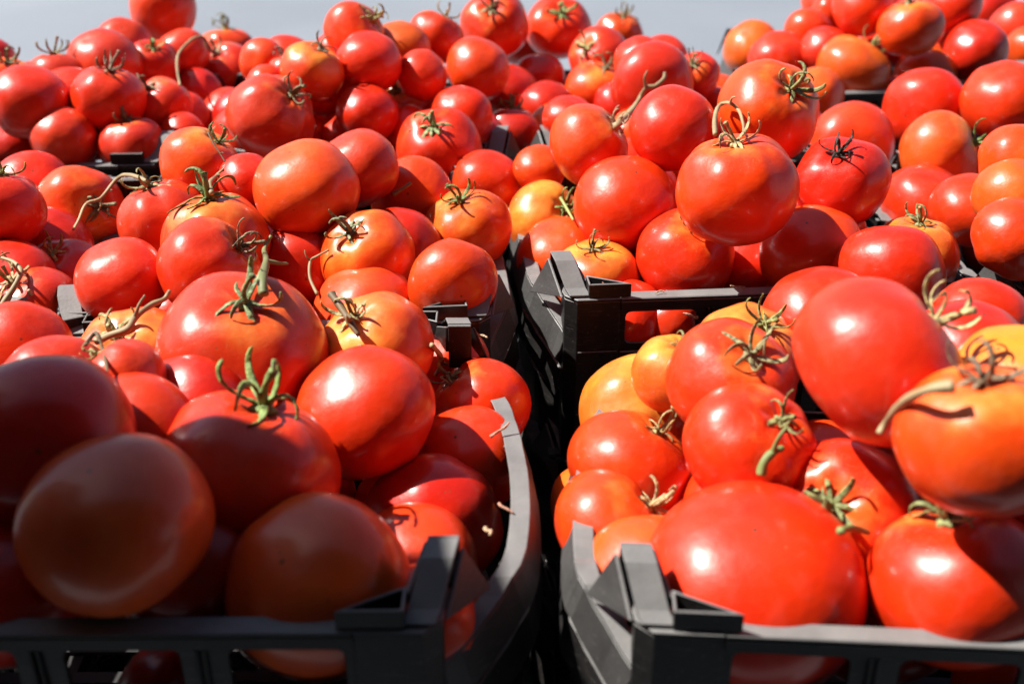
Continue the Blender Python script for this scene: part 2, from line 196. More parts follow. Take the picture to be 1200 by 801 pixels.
HIDDEN = [["A", [-0.1991, 0.4728, 0.0684], 0.033, "half hidden red tomato below the dark tomato sunk between the brownish"], ["F", [0.2963, 0.5065, 0.1852], 0.0302, "half hidden red tomato below the yellow tomato"], ["F", [0.2836, 0.4704, 0.0707], 0.0339, "half hidden red tomato just right of the red tomato sunk between the two front ones"], ["F", [0.3156, 0.5059, 0.1251], 0.0361, "half hidden red tomato just right of the shiny red tomato behind the front rim"], ["A", [-0.3325, 0.6663, 0.1908], 0.0344, "half hidden red tomato just left of the pale pink tomato just behind the huge shaded"], ["K", [0.4786, 0.9132, 0.1361], 0.0323, "half hidden red tomato below the sheened orange tomato"], ["F", [0.3246, 0.6932, 0.1964], 0.0346, "half hidden red tomato just behind the purplish red tomato behind the green sepals"], ["A", [-0.2043, 0.5414, 0.0731], 0.0371, "half hidden red tomato below the large dark red tomato with spidery pale green"], ["A", [-0.1448, 0.6581, 0.0772], 0.0334, "half hidden red tomato below the large plain red tomato"], ["E", [0.2018, 0.9323, 0.0862], 0.0281, "half hidden red tomato below the dark tomato between the squarish"], ["D", [-0.6393, 1.3586, 0.2176], 0.0366, "half hidden red tomato just left of the pale tomato with thin dark calyx"], ["A", [-0.1413, 0.5364, 0.0729], 0.0324, "half hidden red tomato just left of the half shaded tomato with bright orange right flank"], ["D", [-0.4433, 1.1968, 0.1182], 0.0333, "half hidden red tomato below the lobed pinkish tomato with brown calyx"], ["E", [0.1434, 0.8742, 0.0701], 0.0388, "half hidden red tomato below the red tomato seen through the right part"], ["F", [0.1383, 0.5764, 0.1178], 0.0367, "half hidden red tomato below the red tomato with a thick tangled green calyx"], ["H", [-0.3009, 1.2095, 0.17], 0.0387, "half hidden red tomato below the small red tomato"], ["J", [0.3159, 1.4198, 0.1724], 0.0331, "half hidden red tomato just right of the pinkish tomato"], ["E", [0.0661, 1.0099, 0.0714], 0.0311, "half hidden red tomato below the yellow tomato with a short stick"], ["D", [-0.6073, 1.2608, 0.1671], 0.0333, "half hidden red tomato just left of the shaded dark red tomato"], ["H", [-0.116, 1.2242, 0.1722], 0.0346, "half hidden red tomato just right of the shaded red tomato beneath the smooth pinkish"], ["J", [0.3194, 1.2376, 0.1732], 0.0346, "half hidden red tomato just right of the small red tomato with brown calyx"], ["J", [0.1332, 1.3487, 0.1681], 0.0338, "half hidden red tomato below the mostly hidden red tomato"], ["J", [0.1375, 1.2301, 0.1659], 0.035, "half hidden red tomato just right of the red tomato hidden behind the yellowish small"], ["H", [-0.317, 1.2649, 0.1821], 0.0305, "half hidden red tomato below the small orange tomato"], ["H", [-0.2763, 1.3762, 0.2152], 0.0353, "half hidden red tomato just right of the small orange tomato"], ["G", [0.4696, 1.7248, 0.2187], 0.0351, "half hidden red tomato just left of the small pale tomato"], ["H", [-0.2398, 1.218, 0.1678], 0.0328, "half hidden red tomato below the pale small tomato with dark calyx"], ["J", [0.2492, 1.3394, 0.1646], 0.0325, "half hidden red tomato below the small red tomato with brown calyx"], ["H", [-0.2114, 1.2633, 0.2178], 0.0358, "half hidden red tomato just right of the pale small tomato with dark calyx"], ["B", [-0.2156, 0.8543, 0.121], 0.0328, "half hidden red tomato below the dark tomato in deep shade under the big"], ["G", [0.6003, 1.6797, 0.2209], 0.0383, "half hidden red tomato just left of the red tomato at the top picture edge"], ["E", [0.1906, 0.9937, 0.1671], 0.0341, "half hidden red tomato just behind the dark tomato between the squarish"], ["A", [-0.0802, 0.6562, 0.0699], 0.0343, "half hidden red tomato just left of the red tomato half crossed by shadow leaning"], ["J", [0.2015, 1.2351, 0.1709], 0.0352, "half hidden red tomato below the pinkish tomato"], ["E", [0.2472, 1.0661, 0.1684], 0.0336, "half hidden red tomato below the orange tomato with long green and tan sepals"], ["F", [0.1504, 0.6358, 0.1207], 0.0332, "half hidden red tomato below the small cream yellow tomato"], ["E", [0.2509, 0.999, 0.0774], 0.0352, "half hidden red tomato just left of the shaded orange red tomato"], ["A", [-0.2958, 0.5233, 0.1228], 0.0338, "half hidden red tomato just behind the very dark tomato"], ["A", [-0.3257, 0.6347, 0.0609], 0.0285, "half hidden red tomato below the pale pink tomato just behind the huge shaded"], ["D", [-0.5142, 1.2416, 0.1202], 0.0345, "half hidden red tomato below the shaded tomato between the pinkish round"], ["J", [0.3117, 1.3563, 0.1641], 0.0345, "half hidden red tomato just right of the mostly hidden red tomato"], ["K", [0.5132, 1.1249, 0.1694], 0.0324, "half hidden red tomato just right of the orange tomato with green calyx turned"], ["B", [-0.2782, 0.8416, 0.1224], 0.0336, "half hidden red tomato below the wide lobed tomato with cream shoulders"], ["A", [-0.0841, 0.7215, 0.0712], 0.0364, "half hidden red tomato just left of the sunlit red tomato with dry stalk"], ["F", [0.291, 0.5301, 0.0725], 0.0341, "half hidden red tomato below the shiny red tomato behind the front rim"], ["H", [-0.2675, 1.2528, 0.1213], 0.0344, "half hidden red tomato below the cream and orange tomato"], ["E", [0.1833, 1.1187, 0.1663], 0.0322, "half hidden red tomato just left of the orange tomato with long green and tan sepals"], ["H", [-0.3087, 1.4556, 0.171], 0.0345, "half hidden red tomato just left of the orange red tomato with calyx turned"], ["B", [-0.2353, 0.9734, 0.1237], 0.0388, "half hidden red tomato below the small pinkish tomato"], ["E", [0.2083, 1.0354, 0.1967], 0.029, "half hidden red tomato just right of the round red tomato"], ["H", [-0.2204, 1.437, 0.2127], 0.0355, "half hidden red tomato just left of the red tomato with orange left cheek"], ["F", [0.2991, 0.7064, 0.0702], 0.0349, "half hidden red tomato below the red tomato with a round sun glint"], ["J", [0.107, 1.2759, 0.1207], 0.0366, "half hidden red tomato below the red tomato hidden behind the yellowish small"], ["B", [-0.0736, 0.8865, 0.0737], 0.0329, "half hidden red tomato below the dark red tomato tucked behind the shaded"], ["K", [0.4898, 1.0441, 0.1162], 0.0351, "half hidden red tomato below the red tomato"], ["D", [-0.6155, 1.4331, 0.1728], 0.0345, "half hidden red tomato just left of the pale sheened tomato partly hidden behind the topmost"], ["E", [0.1293, 1.0492, 0.1681], 0.0354, "half hidden red tomato just right of the orange red tomato joined to a jagged"], ["G", [0.6386, 1.6417, 0.1701], 0.0334, "half hidden red tomato below the red tomato at the top picture edge"], ["E", [0.3002, 0.985, 0.1458], 0.0348, "half hidden red tomato below the shaded red tomato under a blackened calyx"], ["K", [0.4872, 0.979, 0.1251], 0.0337, "half hidden red tomato just right of the red tomato"], ["H", [-0.0636, 1.2873, 0.1714], 0.0379, "half hidden red tomato just behind the shadowed red tomato just above the back corner"], ["K", [0.514, 0.9996, 0.1724], 0.032, "half hidden red tomato below the orange red tomato at the right picture edge"], ["F", [0.206, 0.6311, 0.1238], 0.0329, "half hidden red tomato below the pale orange tomato with flat calyx"], ["G", [0.5733, 1.6419, 0.174], 0.0344, "half hidden red tomato just behind the shaded orange tomato with a sunlit patch"], ["G", [0.5146, 1.6322, 0.1732], 0.0339, "half hidden red tomato below the small pale tomato"], ["E", [0.2583, 0.9488, 0.1659], 0.0321, "half hidden red tomato just right of the dark tomato between the squarish"], ["B", [-0.2982, 1.0287, 0.126], 0.0373, "half hidden red tomato below the orange red tomato with pale top and hairlike"], ["E", [0.089, 1.0903, 0.1165], 0.0328, "half hidden red tomato just right of the yellow tomato with a short stick"], ["G", [0.5339, 1.6748, 0.2148], 0.0367, "half hidden red tomato just right of the small pale tomato"], ["E", [0.1237, 1.1156, 0.1687], 0.0326, "half hidden red tomato just right of the small orange tomato against the left side wall"], ["J", [0.1988, 1.2959, 0.1669], 0.0343, "half hidden red tomato just right of the pinkish red tomato with a dry white stub"], ["B", [-0.0618, 0.8223, 0.0732], 0.0323, "half hidden red tomato below the flat orange yellow tomato"], ["B", [-0.3019, 0.8007, 0.0717], 0.0351, "half hidden red tomato below the plain pinkish red tomato"], ["B", [-0.1896, 0.8161, 0.0723], 0.0358, "half hidden red tomato below the shaded orange red tomato below the big orange"], ["E", [0.2626, 0.8877, 0.0779], 0.0366, "half hidden red tomato below the shaded orange red tomato"]]
CRATES = {"A": [[-0.3787, 0.4244], 0.0078], "F": [[0.0453, 0.429], -0.0628], "B": [[-0.3577, 0.744], 0.1022], "E": [[0.0274, 0.812], 0.0839], "C": [[-0.7195, 0.73], 0.0339], "K": [[0.4039, 0.8252], 0.0313], "D": [[-0.7223, 1.1407], 0.0397], "H": [[-0.3522, 1.1577], 0.0496], "J": [[0.0243, 1.1754], 0.0338], "G": [[0.3609, 1.4353], 0.1332]}
STALKS = [
 ["dried_stalk", "long hooked dry stalk arching over the dark gap in the back left crate", 0.002, [[-0.374, 1.4378, 0.2124], [-0.3879, 1.4396, 0.2185], [-0.3931, 1.4378, 0.234], [-0.403, 1.4175, 0.2352], [-0.4111, 1.3821, 0.2253], [-0.396, 1.3186, 0.22], [-0.3769, 1.2577, 0.2195]], "t"],
 ["dried_stalk", "tan forked stalk over the orange patched tomato near the left edge", 0.0016, [[-0.3077, 0.8959, 0.2324], [-0.3363, 0.9381, 0.2231], [-0.3613, 0.9756, 0.2069], [-0.376, 0.965, 0.1918], [-0.3838, 0.9491, 0.192], [-0.3846, 0.9276, 0.1848], [-0.3845, 0.9125, 0.1818]], "t"],
 ["dried_vine", "jagged dry vine stretching between two round tomatoes of the middle right crate", 0.0026, [[0.0952, 0.9952, 0.25], [0.1182, 1.0993, 0.233], [0.1381, 1.2037, 0.2166], [0.1458, 1.2043, 0.2306], [0.156, 1.2045, 0.2324], [0.1655, 1.21, 0.2394], [0.1665, 1.2139, 0.2449]], "t"],
 ["dried_stalk", "looping dark dry stalk standing on the largest tomato of the middle right crate", 0.0018, [[0.1595, 0.8525, 0.2862], [0.171, 0.9207, 0.281], [0.1861, 0.9818, 0.2735], [0.1939, 0.9759, 0.2766], [0.2001, 0.9662, 0.2725], [0.192, 0.9044, 0.2784], [0.18, 0.8445, 0.288]], "t"],
 ["dried_stalk", "thick brown dry stalk lying across the cream shouldered tomato in the front left crate", 0.003, [[-0.1259, 0.7041, 0.2173], [-0.1188, 0.6935, 0.2132], [-0.1098, 0.6762, 0.2099], [-0.1031, 0.6663, 0.204]], "b"],
 ["dried_vine", "pale forked vine lying at the back left corner of the front left crate", 0.0022, [[-0.2802, 0.6659, 0.1997], [-0.2704, 0.666, 0.2041], [-0.2575, 0.6674, 0.2086], [-0.2551, 0.6767, 0.2123], [-0.2478, 0.689, 0.2153], [-0.2408, 0.6998, 0.2154], [-0.2373, 0.7025, 0.2206]], "t"],
 ["dried_stalk", "green stalk standing up from the towering pinkish tomato in the front left crate", 0.0026, [[-0.159, 0.6473, 0.2432], [-0.1626, 0.6648, 0.2473], [-0.1783, 0.7446, 0.2243], [-0.1976, 0.8239, 0.2004], [-0.1943, 0.8383, 0.2063]], "n"],
 ["dried_stalk", "thin bent twig rising behind the towering tomato of the front left crate", 0.0013, [[-0.1545, 0.803, 0.1704], [-0.1626, 0.8195, 0.1778], [-0.164, 0.8358, 0.1849], [-0.1574, 0.8325, 0.1909], [-0.1475, 0.8294, 0.1974]], "t"],
 ["dried_stalk", "long pale stalk at the left picture edge across the big dry calyx", 0.0022, [[-0.393, 0.7578, 0.1723], [-0.3845, 0.7681, 0.1831], [-0.3786, 0.7779, 0.1929], [-0.3804, 0.7914, 0.1969], [-0.3903, 0.8013, 0.1998], [-0.4068, 0.8094, 0.2007]], "t"],
 ["dried_stalk", "hairlike twig hanging on the orange red tomato left in the middle left crate", 0.0008, [[-0.2652, 0.9479, 0.2587], [-0.2596, 0.9396, 0.2513], [-0.2529, 0.9326, 0.2444], [-0.2477, 0.9262, 0.2388]], "b"],
 ["dried_stalk", "short broken pale stalk sticking out right of the wide pale topped tomato", 0.0018, [[-0.1084, 0.9593, 0.1972], [-0.1005, 0.9603, 0.2017], [-0.0913, 0.9634, 0.2071]], "t"],
 ["dried_stalk", "short stick standing on the yellow tomato of the middle right crate", 0.0014, [[0.0459, 0.9957, 0.1806], [0.0505, 0.9717, 0.1794], [0.0556, 0.9462, 0.1775]], "g"],
 ["dried_stalk", "long stalk bending from the wide lobed tomato of the middle left crate", 0.0018, [[-0.2392, 0.8426, 0.241], [-0.2507, 0.8822, 0.2357], [-0.2542, 0.9177, 0.2294], [-0.2475, 0.9173, 0.2356]], "t"],
 ["dried_vine", "thin vine crossing the orange tomato beside the small dark calyx in the front left crate", 0.0013, [[-0.2667, 0.6174, 0.2225], [-0.264, 0.6298, 0.2246], [-0.2551, 0.6131, 0.2259], [-0.2426, 0.5854, 0.2278], [-0.2356, 0.5676, 0.2295]], "b"],
 ["dried_stalk", "crossed dry stalk on the rearmost tomato along the right side, front left crate", 0.0018, [[-0.0557, 0.6863, 0.1864], [-0.0523, 0.7092, 0.1667], [-0.0529, 0.7323, 0.1472], [-0.0575, 0.7294, 0.1379]], "t"],
 ["dried_stalk", "curved tan twig reaching left from the long green sepals, front right", 0.0024, [[0.2014, 0.4416, 0.2936], [0.1917, 0.4479, 0.2876], [0.1904, 0.4683, 0.2687], [0.192, 0.4874, 0.2473], [0.1888, 0.4872, 0.2392]], "t"],
 ["dried_stalk", "short green stub between the two front tomatoes of the front right crate", 0.002, [[0.1717, 0.4726, 0.1884], [0.1825, 0.4831, 0.1827], [0.1941, 0.4903, 0.1738]], "g"],
 ["dried_stalk", "curled pale green stub left of the tomato with the little upright leaf", 0.0024, [[0.14, 0.5216, 0.1904], [0.1417, 0.5242, 0.1978], [0.1467, 0.527, 0.2017], [0.1527, 0.5294, 0.2036]], "g"],
]

CRATE_NAMES = {'A': 'front left crate', 'F': 'front right crate', 'B': 'middle left crate', 'E': 'middle right crate',
  'C': 'crate at the left edge', 'K': 'right edge crate', 'D': 'back left crate', 'H': 'back middle crate',
  'J': 'crate behind the middle right one', 'G': 'back right crate'}

# ------------------------------------------------------------------ materials
def new_mat(name):
    m = bpy.data.materials.new(name); m.use_nodes = True
    t = m.node_tree; b = t.nodes['Principled BSDF']
    return m, t, b
def nd(t, kind, **kw):
    n = t.nodes.new(kind)
    for k, v in kw.items():
        if k in n.inputs: n.inputs[k].default_value = v
        else: setattr(n, k, v)
    return n
def ramp(t, src, stops):
    r = t.nodes.new('ShaderNodeValToRGB'); e = r.color_ramp.elements
    while len(e) < len(stops): e.new(.5)
    for q, (p, c) in zip(e, stops): q.position = p; q.color = c if len(c) == 4 else (*c, 1)
    t.links.new(src, r.inputs[0]); return r.outputs[0]
def mix(t, fac, a, b):
    n = t.nodes.new('ShaderNodeMix'); n.data_type = 'RGBA'
    for s, i in ((fac, 0), (a, 6), (b, 7)):
        if hasattr(s, 'is_linked'): t.links.new(s, n.inputs[i])
        else: n.inputs[i].default_value = s if i == 0 else (*s, 1)
    return n.outputs[2]
def math_n(t, op, a, b=None, clamp=False):
    n = t.nodes.new('ShaderNodeMath'); n.operation = op; n.use_clamp = clamp
    for i, s in enumerate((a, b)):
        if s is None: continue
        if hasattr(s, 'is_linked'): t.links.new(s, n.inputs[i])
        else: n.inputs[i].default_value = s
    return n.outputs[0]

def tomato_material():
    m, t, b = new_mat('tomato_skin'); L = t.links
    oi = nd(t, 'ShaderNodeObjectInfo'); tc = nd(t, 'ShaderNodeTexCoord')
    off = nd(t, 'ShaderNodeVectorMath', operation='ADD')
    L.new(tc.outputs['Object'], off.inputs[0])
    sc = nd(t, 'ShaderNodeVectorMath', operation='SCALE'); sc.inputs['Scale'].default_value = 37.0
    cmb = nd(t, 'ShaderNodeCombineXYZ'); L.new(oi.outputs['Random'], cmb.inputs[0]); L.new(oi.outputs['Random'], cmb.inputs[2])
    L.new(cmb.outputs[0], sc.inputs[0]); L.new(sc.outputs[0], off.inputs[1])
    P = off.outputs[0]
    n1 = nd(t, 'ShaderNodeTexNoise', Scale=1.1, Detail=3.0); L.new(P, n1.inputs['Vector'])
    n2 = nd(t, 'ShaderNodeTexNoise', Scale=4.5, Detail=5.0); L.new(P, n2.inputs['Vector'])
    n3 = nd(t, 'ShaderNodeTexNoise', Scale=70.0, Detail=3.0); L.new(P, n3.inputs['Vector'])
    sep = nd(t, 'ShaderNodeSeparateXYZ'); L.new(tc.outputs['Object'], sep.inputs[0])
    # unripe shoulder: towards the stalk end, wandering with noise; alpha of the object colour says how much
    z = math_n(t, 'ADD', sep.outputs[2], math_n(t, 'MULTIPLY', math_n(t, 'SUBTRACT', n1.outputs[0], .5), 1.3))
    z = math_n(t, 'ADD', z, math_n(t, 'MULTIPLY', math_n(t, 'SUBTRACT', n2.outputs[0], .5), .35))
    lim = math_n(t, 'SUBTRACT', 1.0, math_n(t, 'MULTIPLY', oi.outputs['Alpha'], 1.25))
    sh = math_n(t, 'MULTIPLY', math_n(t, 'SUBTRACT', z, lim), 1.5, clamp=True)
    shc = mix(t, n2.outputs[0], (.80, .19, .018), (.80, .31, .05))
    c = mix(t, math_n(t, 'MULTIPLY', sh, .85), oi.outputs['Color'], shc)
    # blotches a little deeper or more orange
    bl = ramp(t, n1.outputs[0], [(.36, (.84, .7, .7)), (.64, (1.04, 1.2, 1.0))])
    mm = nd(t, 'ShaderNodeMix', data_type='RGBA', blend_type='MULTIPLY'); mm.inputs[0].default_value = .8
    L.new(c, mm.inputs[6]); L.new(bl, mm.inputs[7]); c = mm.outputs[2]
    # fine pale freckles and dusty bloom
    fr = ramp(t, n3.outputs[0], [(.62, (0, 0, 0)), (.72, (1, 1, 1))])
    c = mix(t, math_n(t, 'MULTIPLY', fr, .04), c, (.85, .42, .25))
    du = ramp(t, n2.outputs[0], [(.5, (0, 0, 0)), (.75, (1, 1, 1))])
    c = mix(t, math_n(t, 'MULTIPLY', du, .025), c, (.65, .5, .42))
    # corky blossom scar at the pole away from the stalk, rough ring round the stalk
    sx = nd(t, 'ShaderNodeVectorMath', operation='LENGTH'); 
    cx = nd(t, 'ShaderNodeCombineXYZ'); L.new(sep.outputs[0], cx.inputs[0]); L.new(sep.outputs[1], cx.inputs[1]); L.new(cx.outputs[0], sx.inputs[0])
    low = math_n(t, 'LESS_THAN', sep.outputs[2], 0.0)
    scar = math_n(t, 'MULTIPLY', math_n(t, 'MULTIPLY', math_n(t, 'SUBTRACT', .035, sx.outputs['Value']), 40.0, clamp=True), low)
    c = mix(t, scar, c, (.07, .03, .012))
    # scattered corky specks and fine growth cracks round the stalk end
    vo = nd(t, 'ShaderNodeTexVoronoi', Scale=3.2); L.new(P, vo.inputs['Vector'])
    sp = math_n(t, 'MULTIPLY', math_n(t, 'SUBTRACT', .062, vo.outputs['Distance']), 30.0, clamp=True)
    c = mix(t, math_n(t, 'MULTIPLY', sp, .75), c, (.16, .07, .025))
    n4 = nd(t, 'ShaderNodeTexNoise', Scale=9.0, Detail=2.0, Distortion=1.5); L.new(P, n4.inputs['Vector'])
    ck = math_n(t, 'MULTIPLY', math_n(t, 'SUBTRACT', .006, math_n(t, 'ABSOLUTE', math_n(t, 'SUBTRACT', n4.outputs[0], .42))), 160.0, clamp=True)
    ck = math_n(t, 'MULTIPLY', ck, math_n(t, 'MULTIPLY', math_n(t, 'SUBTRACT', sep.outputs[2], .52), 5.0, clamp=True), clamp=True)
    c = mix(t, math_n(t, 'MULTIPLY', ck, .5), c, (.62, .36, .17))
    L.new(c, b.inputs['Base Color'])
    rr = math_n(t, 'ADD', .27, math_n(t, 'MULTIPLY', n2.outputs[0], .22)); L.new(rr, b.inputs['Roughness'])
    b.inputs['Subsurface Weight'].default_value = .12
    b.inputs['Subsurface Radius'].default_value = (1, .25, .08); b.inputs['Subsurface Scale'].default_value = .008
    b.inputs['Coat Weight'].default_value = .45; b.inputs['Coat Roughness'].default_value = .19
    b.inputs['IOR'].default_value = 1.42; b.inputs['Specular IOR Level'].default_value = .38
    bp = nd(t, 'ShaderNodeBump', Strength=.05, Distance=.02); L.new(n2.outputs[0], bp.inputs['Height'])
    bp2 = nd(t, 'ShaderNodeBump', Strength=.03, Distance=.004); L.new(n3.outputs[0], bp2.inputs['Height']); L.new(bp.outputs[0], bp2.inputs['Normal'])
    L.new(bp2.outputs[0], b.inputs['Normal'])
    return m
def green_material():
    m, t, b = new_mat('calyx_skin'); L = t.links
    oi = nd(t, 'ShaderNodeObjectInfo'); tc = nd(t, 'ShaderNodeTexCoord')
    n = nd(t, 'ShaderNodeTexNoise', Scale=9.0, Detail=4.0); L.new(tc.outputs['Object'], n.inputs['Vector'])
    v = ramp(t, n.outputs[0], [(.3, (.45, .42, .35)), (.7, (1.5, 1.45, 1.3))])
    mm = nd(t, 'ShaderNodeMix', data_type='RGBA', blend_type='MULTIPLY'); mm.inputs[0].default_value = 1
    L.new(oi.outputs['Color'], mm.inputs[6]); L.new(v, mm.inputs[7])
    L.new(mm.outputs[2], b.inputs['Base Color']); b.inputs['Roughness'].default_value = .62
    bp = nd(t, 'ShaderNodeBump', Strength=.4, Distance=.01); L.new(n.outputs[0], bp.inputs['Height']); L.new(bp.outputs[0], b.inputs['Normal'])
    return m
def plastic_material():
    m, t, b = new_mat('worn_black_plastic'); L = t.links
    tc = nd(t, 'ShaderNodeTexCoord')
    n = nd(t, 'ShaderNodeTexNoise', Scale=35.0, Detail=6.0, Roughness=.65); L.new(tc.outputs['Object'], n.inputs['Vector'])
    n2 = nd(t, 'ShaderNodeTexNoise', Scale=420.0, Detail=3.0); L.new(tc.outputs['Object'], n2.inputs['Vector'])
    c = ramp(t, n.outputs[0], [(.3, (.006, .0055, .0055)), (.72, (.016, .0145, .014))])
    c = mix(t, ramp(t, n2.outputs[0], [(.64, (0, 0, 0)), (.72, (.5, .5, .5))]), c, (.09, .08, .075))
    n5 = nd(t, 'ShaderNodeTexNoise', Scale=1.0, Detail=4.0, Roughness=.7)
    mp = nd(t, 'ShaderNodeMapping'); mp.inputs['Scale'].default_value = (40, 55, 500); L.new(tc.outputs['Object'], mp.inputs[0]); L.new(mp.outputs[0], n5.inputs['Vector'])
    c = mix(t, ramp(t, n5.outputs[0], [(.60, (0, 0, 0)), (.68, (.6, .6, .6))]), c, (.085, .08, .078))
    # dust grey on upward faces, also standing in for their sunlit brightness
    ge = nd(t, 'ShaderNodeNewGeometry'); sz = nd(t, 'ShaderNodeSeparateXYZ'); L.new(ge.outputs['Normal'], sz.inputs[0])
    d = math_n(t, 'MULTIPLY', math_n(t, 'ADD', sz.outputs[2], -.14), 2.0, clamp=True)
    d = math_n(t, 'MULTIPLY', d, math_n(t, 'ADD', .45, math_n(t, 'MULTIPLY', n.outputs[0], .8)), clamp=True)
    c = mix(t, d, c, (.19, .185, .18))
    L.new(c, b.inputs['Base Color'])
    L.new(math_n(t, 'ADD', .36, math_n(t, 'MULTIPLY', n.outputs[0], .22)), b.inputs['Roughness'])
    b.inputs['Specular IOR Level'].default_value = .35
    bp = nd(t, 'ShaderNodeBump', Strength=.25, Distance=.0006); L.new(n2.outputs[0], bp.inputs['Height']); L.new(bp.outputs[0], b.inputs['Normal'])
    return m
def ground_material():
    m, t, b = new_mat('sunbleached_asphalt'); L = t.links
    tc = nd(t, 'ShaderNodeTexCoord')
    n = nd(t, 'ShaderNodeTexNoise', Scale=.5, Detail=5.0); L.new(tc.outputs['Object'], n.inputs['Vector'])
    n2 = nd(t, 'ShaderNodeTexNoise', Scale=160.0, Detail=3.0); L.new(tc.outputs['Object'], n2.inputs['Vector'])
    c = ramp(t, n.outputs[0], [(.3, (.145, .163, .19)), (.75, (.21, .232, .262))])
    mm = nd(t, 'ShaderNodeMix', data_type='RGBA', blend_type='MULTIPLY'); mm.inputs[0].default_value = 1
    L.new(c, mm.inputs[6]); L.new(ramp(t, n2.outputs[0], [(.3, (.75, .75, .75)), (.7, (1.2, 1.2, 1.2))]), mm.inputs[7])
    L.new(mm.outputs[2], b.inputs['Base Color']); b.inputs['Roughness'].default_value = .85
    bp = nd(t, 'ShaderNodeBump', Strength=.5, Distance=.004); L.new(n2.outputs[0], bp.inputs['Height']); L.new(bp.outputs[0], b.inputs['Normal'])
    return m
M_FLOOR, _, _b = new_mat('plain_black_plastic'); _b.inputs['Base Color'].default_value = (.015, .014, .014, 1); _b.inputs['Roughness'].default_value = .6
M_TOM = tomato_material(); M_GRN = green_material(); M_PLA = plastic_material(); M_GND = ground_material()

# ------------------------------------------------------------------ helpers
def mesh_from(name, verts, faces, mat, smooth=True):
    me = bpy.data.meshes.new(name); me.from_pydata(verts, [], faces); me.update()
    if smooth: me.polygons.foreach_set('use_smooth', [True]*len(me.polygons))
    me.materials.append(mat); return me
def put(name, me, parent=None):
    o = bpy.data.objects.new(name, me); COL.objects.link(o)
    if parent is not None: o.parent = parent
    return o
def tag(o, label, cat, group=None):
    o['label'] = label; o['category'] = cat
    if group: o['group'] = group
    return o
class MB:
    def __init__(s): s.v = []; s.f = []
    def box(s, a, b):
        i = len(s.v)
        for x in (a[0], b[0]):
            for y in (a[1], b[1]):
                for z in (a[2], b[2]): s.v.append((x, y, z))
        s.f += [tuple(i+k for k in q) for q in ((0,1,3,2), (4,6,7,5), (0,4,5,1), (2,3,7,6), (0,2,6,4), (1,5,7,3))]
    def hexa(s, bot, top):
        i = len(s.v); n = len(bot); s.v += list(bot)+list(top)
        s.f.append(tuple(i+k for k in reversed(range(n)))); s.f.append(tuple(i+n+k for k in range(n)))
        for k in range(n): s.f.append((i+k, i+(k+1) % n, i+n+(k+1) % n, i+n+k))
    def prism(s, pts, z0, z1): s.hexa([(x, y, z0) for x, y in pts], [(x, y, z1) for x, y in pts])
    def sweep(s, rings):
        i = len(s.v); n = len(rings[0])
        for r in rings: s.v += r
        for k in range(len(rings)-1):
            for q in range(n): s.f.append((i+k*n+q, i+k*n+(q+1) % n, i+(k+1)*n+(q+1) % n, i+(k+1)*n+q))
        s.f.append(tuple(i+q for q in reversed(range(n)))); s.f.append(tuple(i+(len(rings)-1)*n+q for q in range(n)))
    def mesh(s, name, mat, bevel=.0006, smooth=False):
        bm = bmesh.new(); vs = [bm.verts.new(v) for v in s.v]
        for f in s.f:
            try: bm.faces.new([vs[k] for k in f])
            except ValueError: pass
        bmesh.ops.recalc_face_normals(bm, faces=bm.faces)
        if bevel:
            es = [e for e in bm.edges if len(e.link_faces) == 2 and e.calc_face_angle(0) > .6]
            bmesh.ops.bevel(bm, geom=es, offset=bevel, segments=1, affect='EDGES', clamp_overlap=True)
        me = bpy.data.meshes.new(name); bm.to_mesh(me); bm.free()
        me.materials.append(mat); return me
def tube(pts, rads, sides=8):
    """rings along a smoothed path"""
    P = [Vector(p) for p in pts]; out = []; rr = []
    for i in range(len(P)-1):
        p0 = P[max(0, i-1)]; p1 = P[i]; p2 = P[i+1]; p3 = P[min(len(P)-1, i+2)]
        for k in range(5):
            u = k/5
            out.append(.5*((2*p1)+(p2-p0)*u+(2*p0-5*p1+4*p2-p3)*u*u+(3*p1-p0-3*p2+p3)*u**3)); rr.append(rads[i]*(1-u)+rads[i+1]*u)
    out.append(P[-1]); rr.append(rads[-1])
    rings = []; up = Vector((.13, .21, .97))
    for i, p in enumerate(out):
        d = (out[min(i+1, len(out)-1)]-out[max(i-1, 0)]).normalized()
        a = d.cross(up); a = a.normalized() if a.length > .05 else d.orthogonal().normalized(); b = d.cross(a); up = -b if (-b).dot(up) > 0 else b
        r = rr[i]
        rings.append([tuple(p+(a*math.cos(6.2832*q/sides)+b*math.sin(6.2832*q/sides))*r*(1+.12*math.sin(3*q+i))) for q in range(sides)])
    return rings

# ------------------------------------------------------------------ ground
g = MB(); N = 24
verts = []; faces = []
for i in range(N+1):
    for k in range(N+1): verts.append(((i/N-.5)*120, -20+k/N*180, 0))
for i in range(N):
    for k in range(N): faces.append((i*(N+1)+k, (i+1)*(N+1)+k, (i+1)*(N+1)+k+1, i*(N+1)+k+1))
road = put('road', mesh_from('road', verts, faces, M_GND, False)); road.location = (0, 0, -.325); road['kind'] = 'structure'

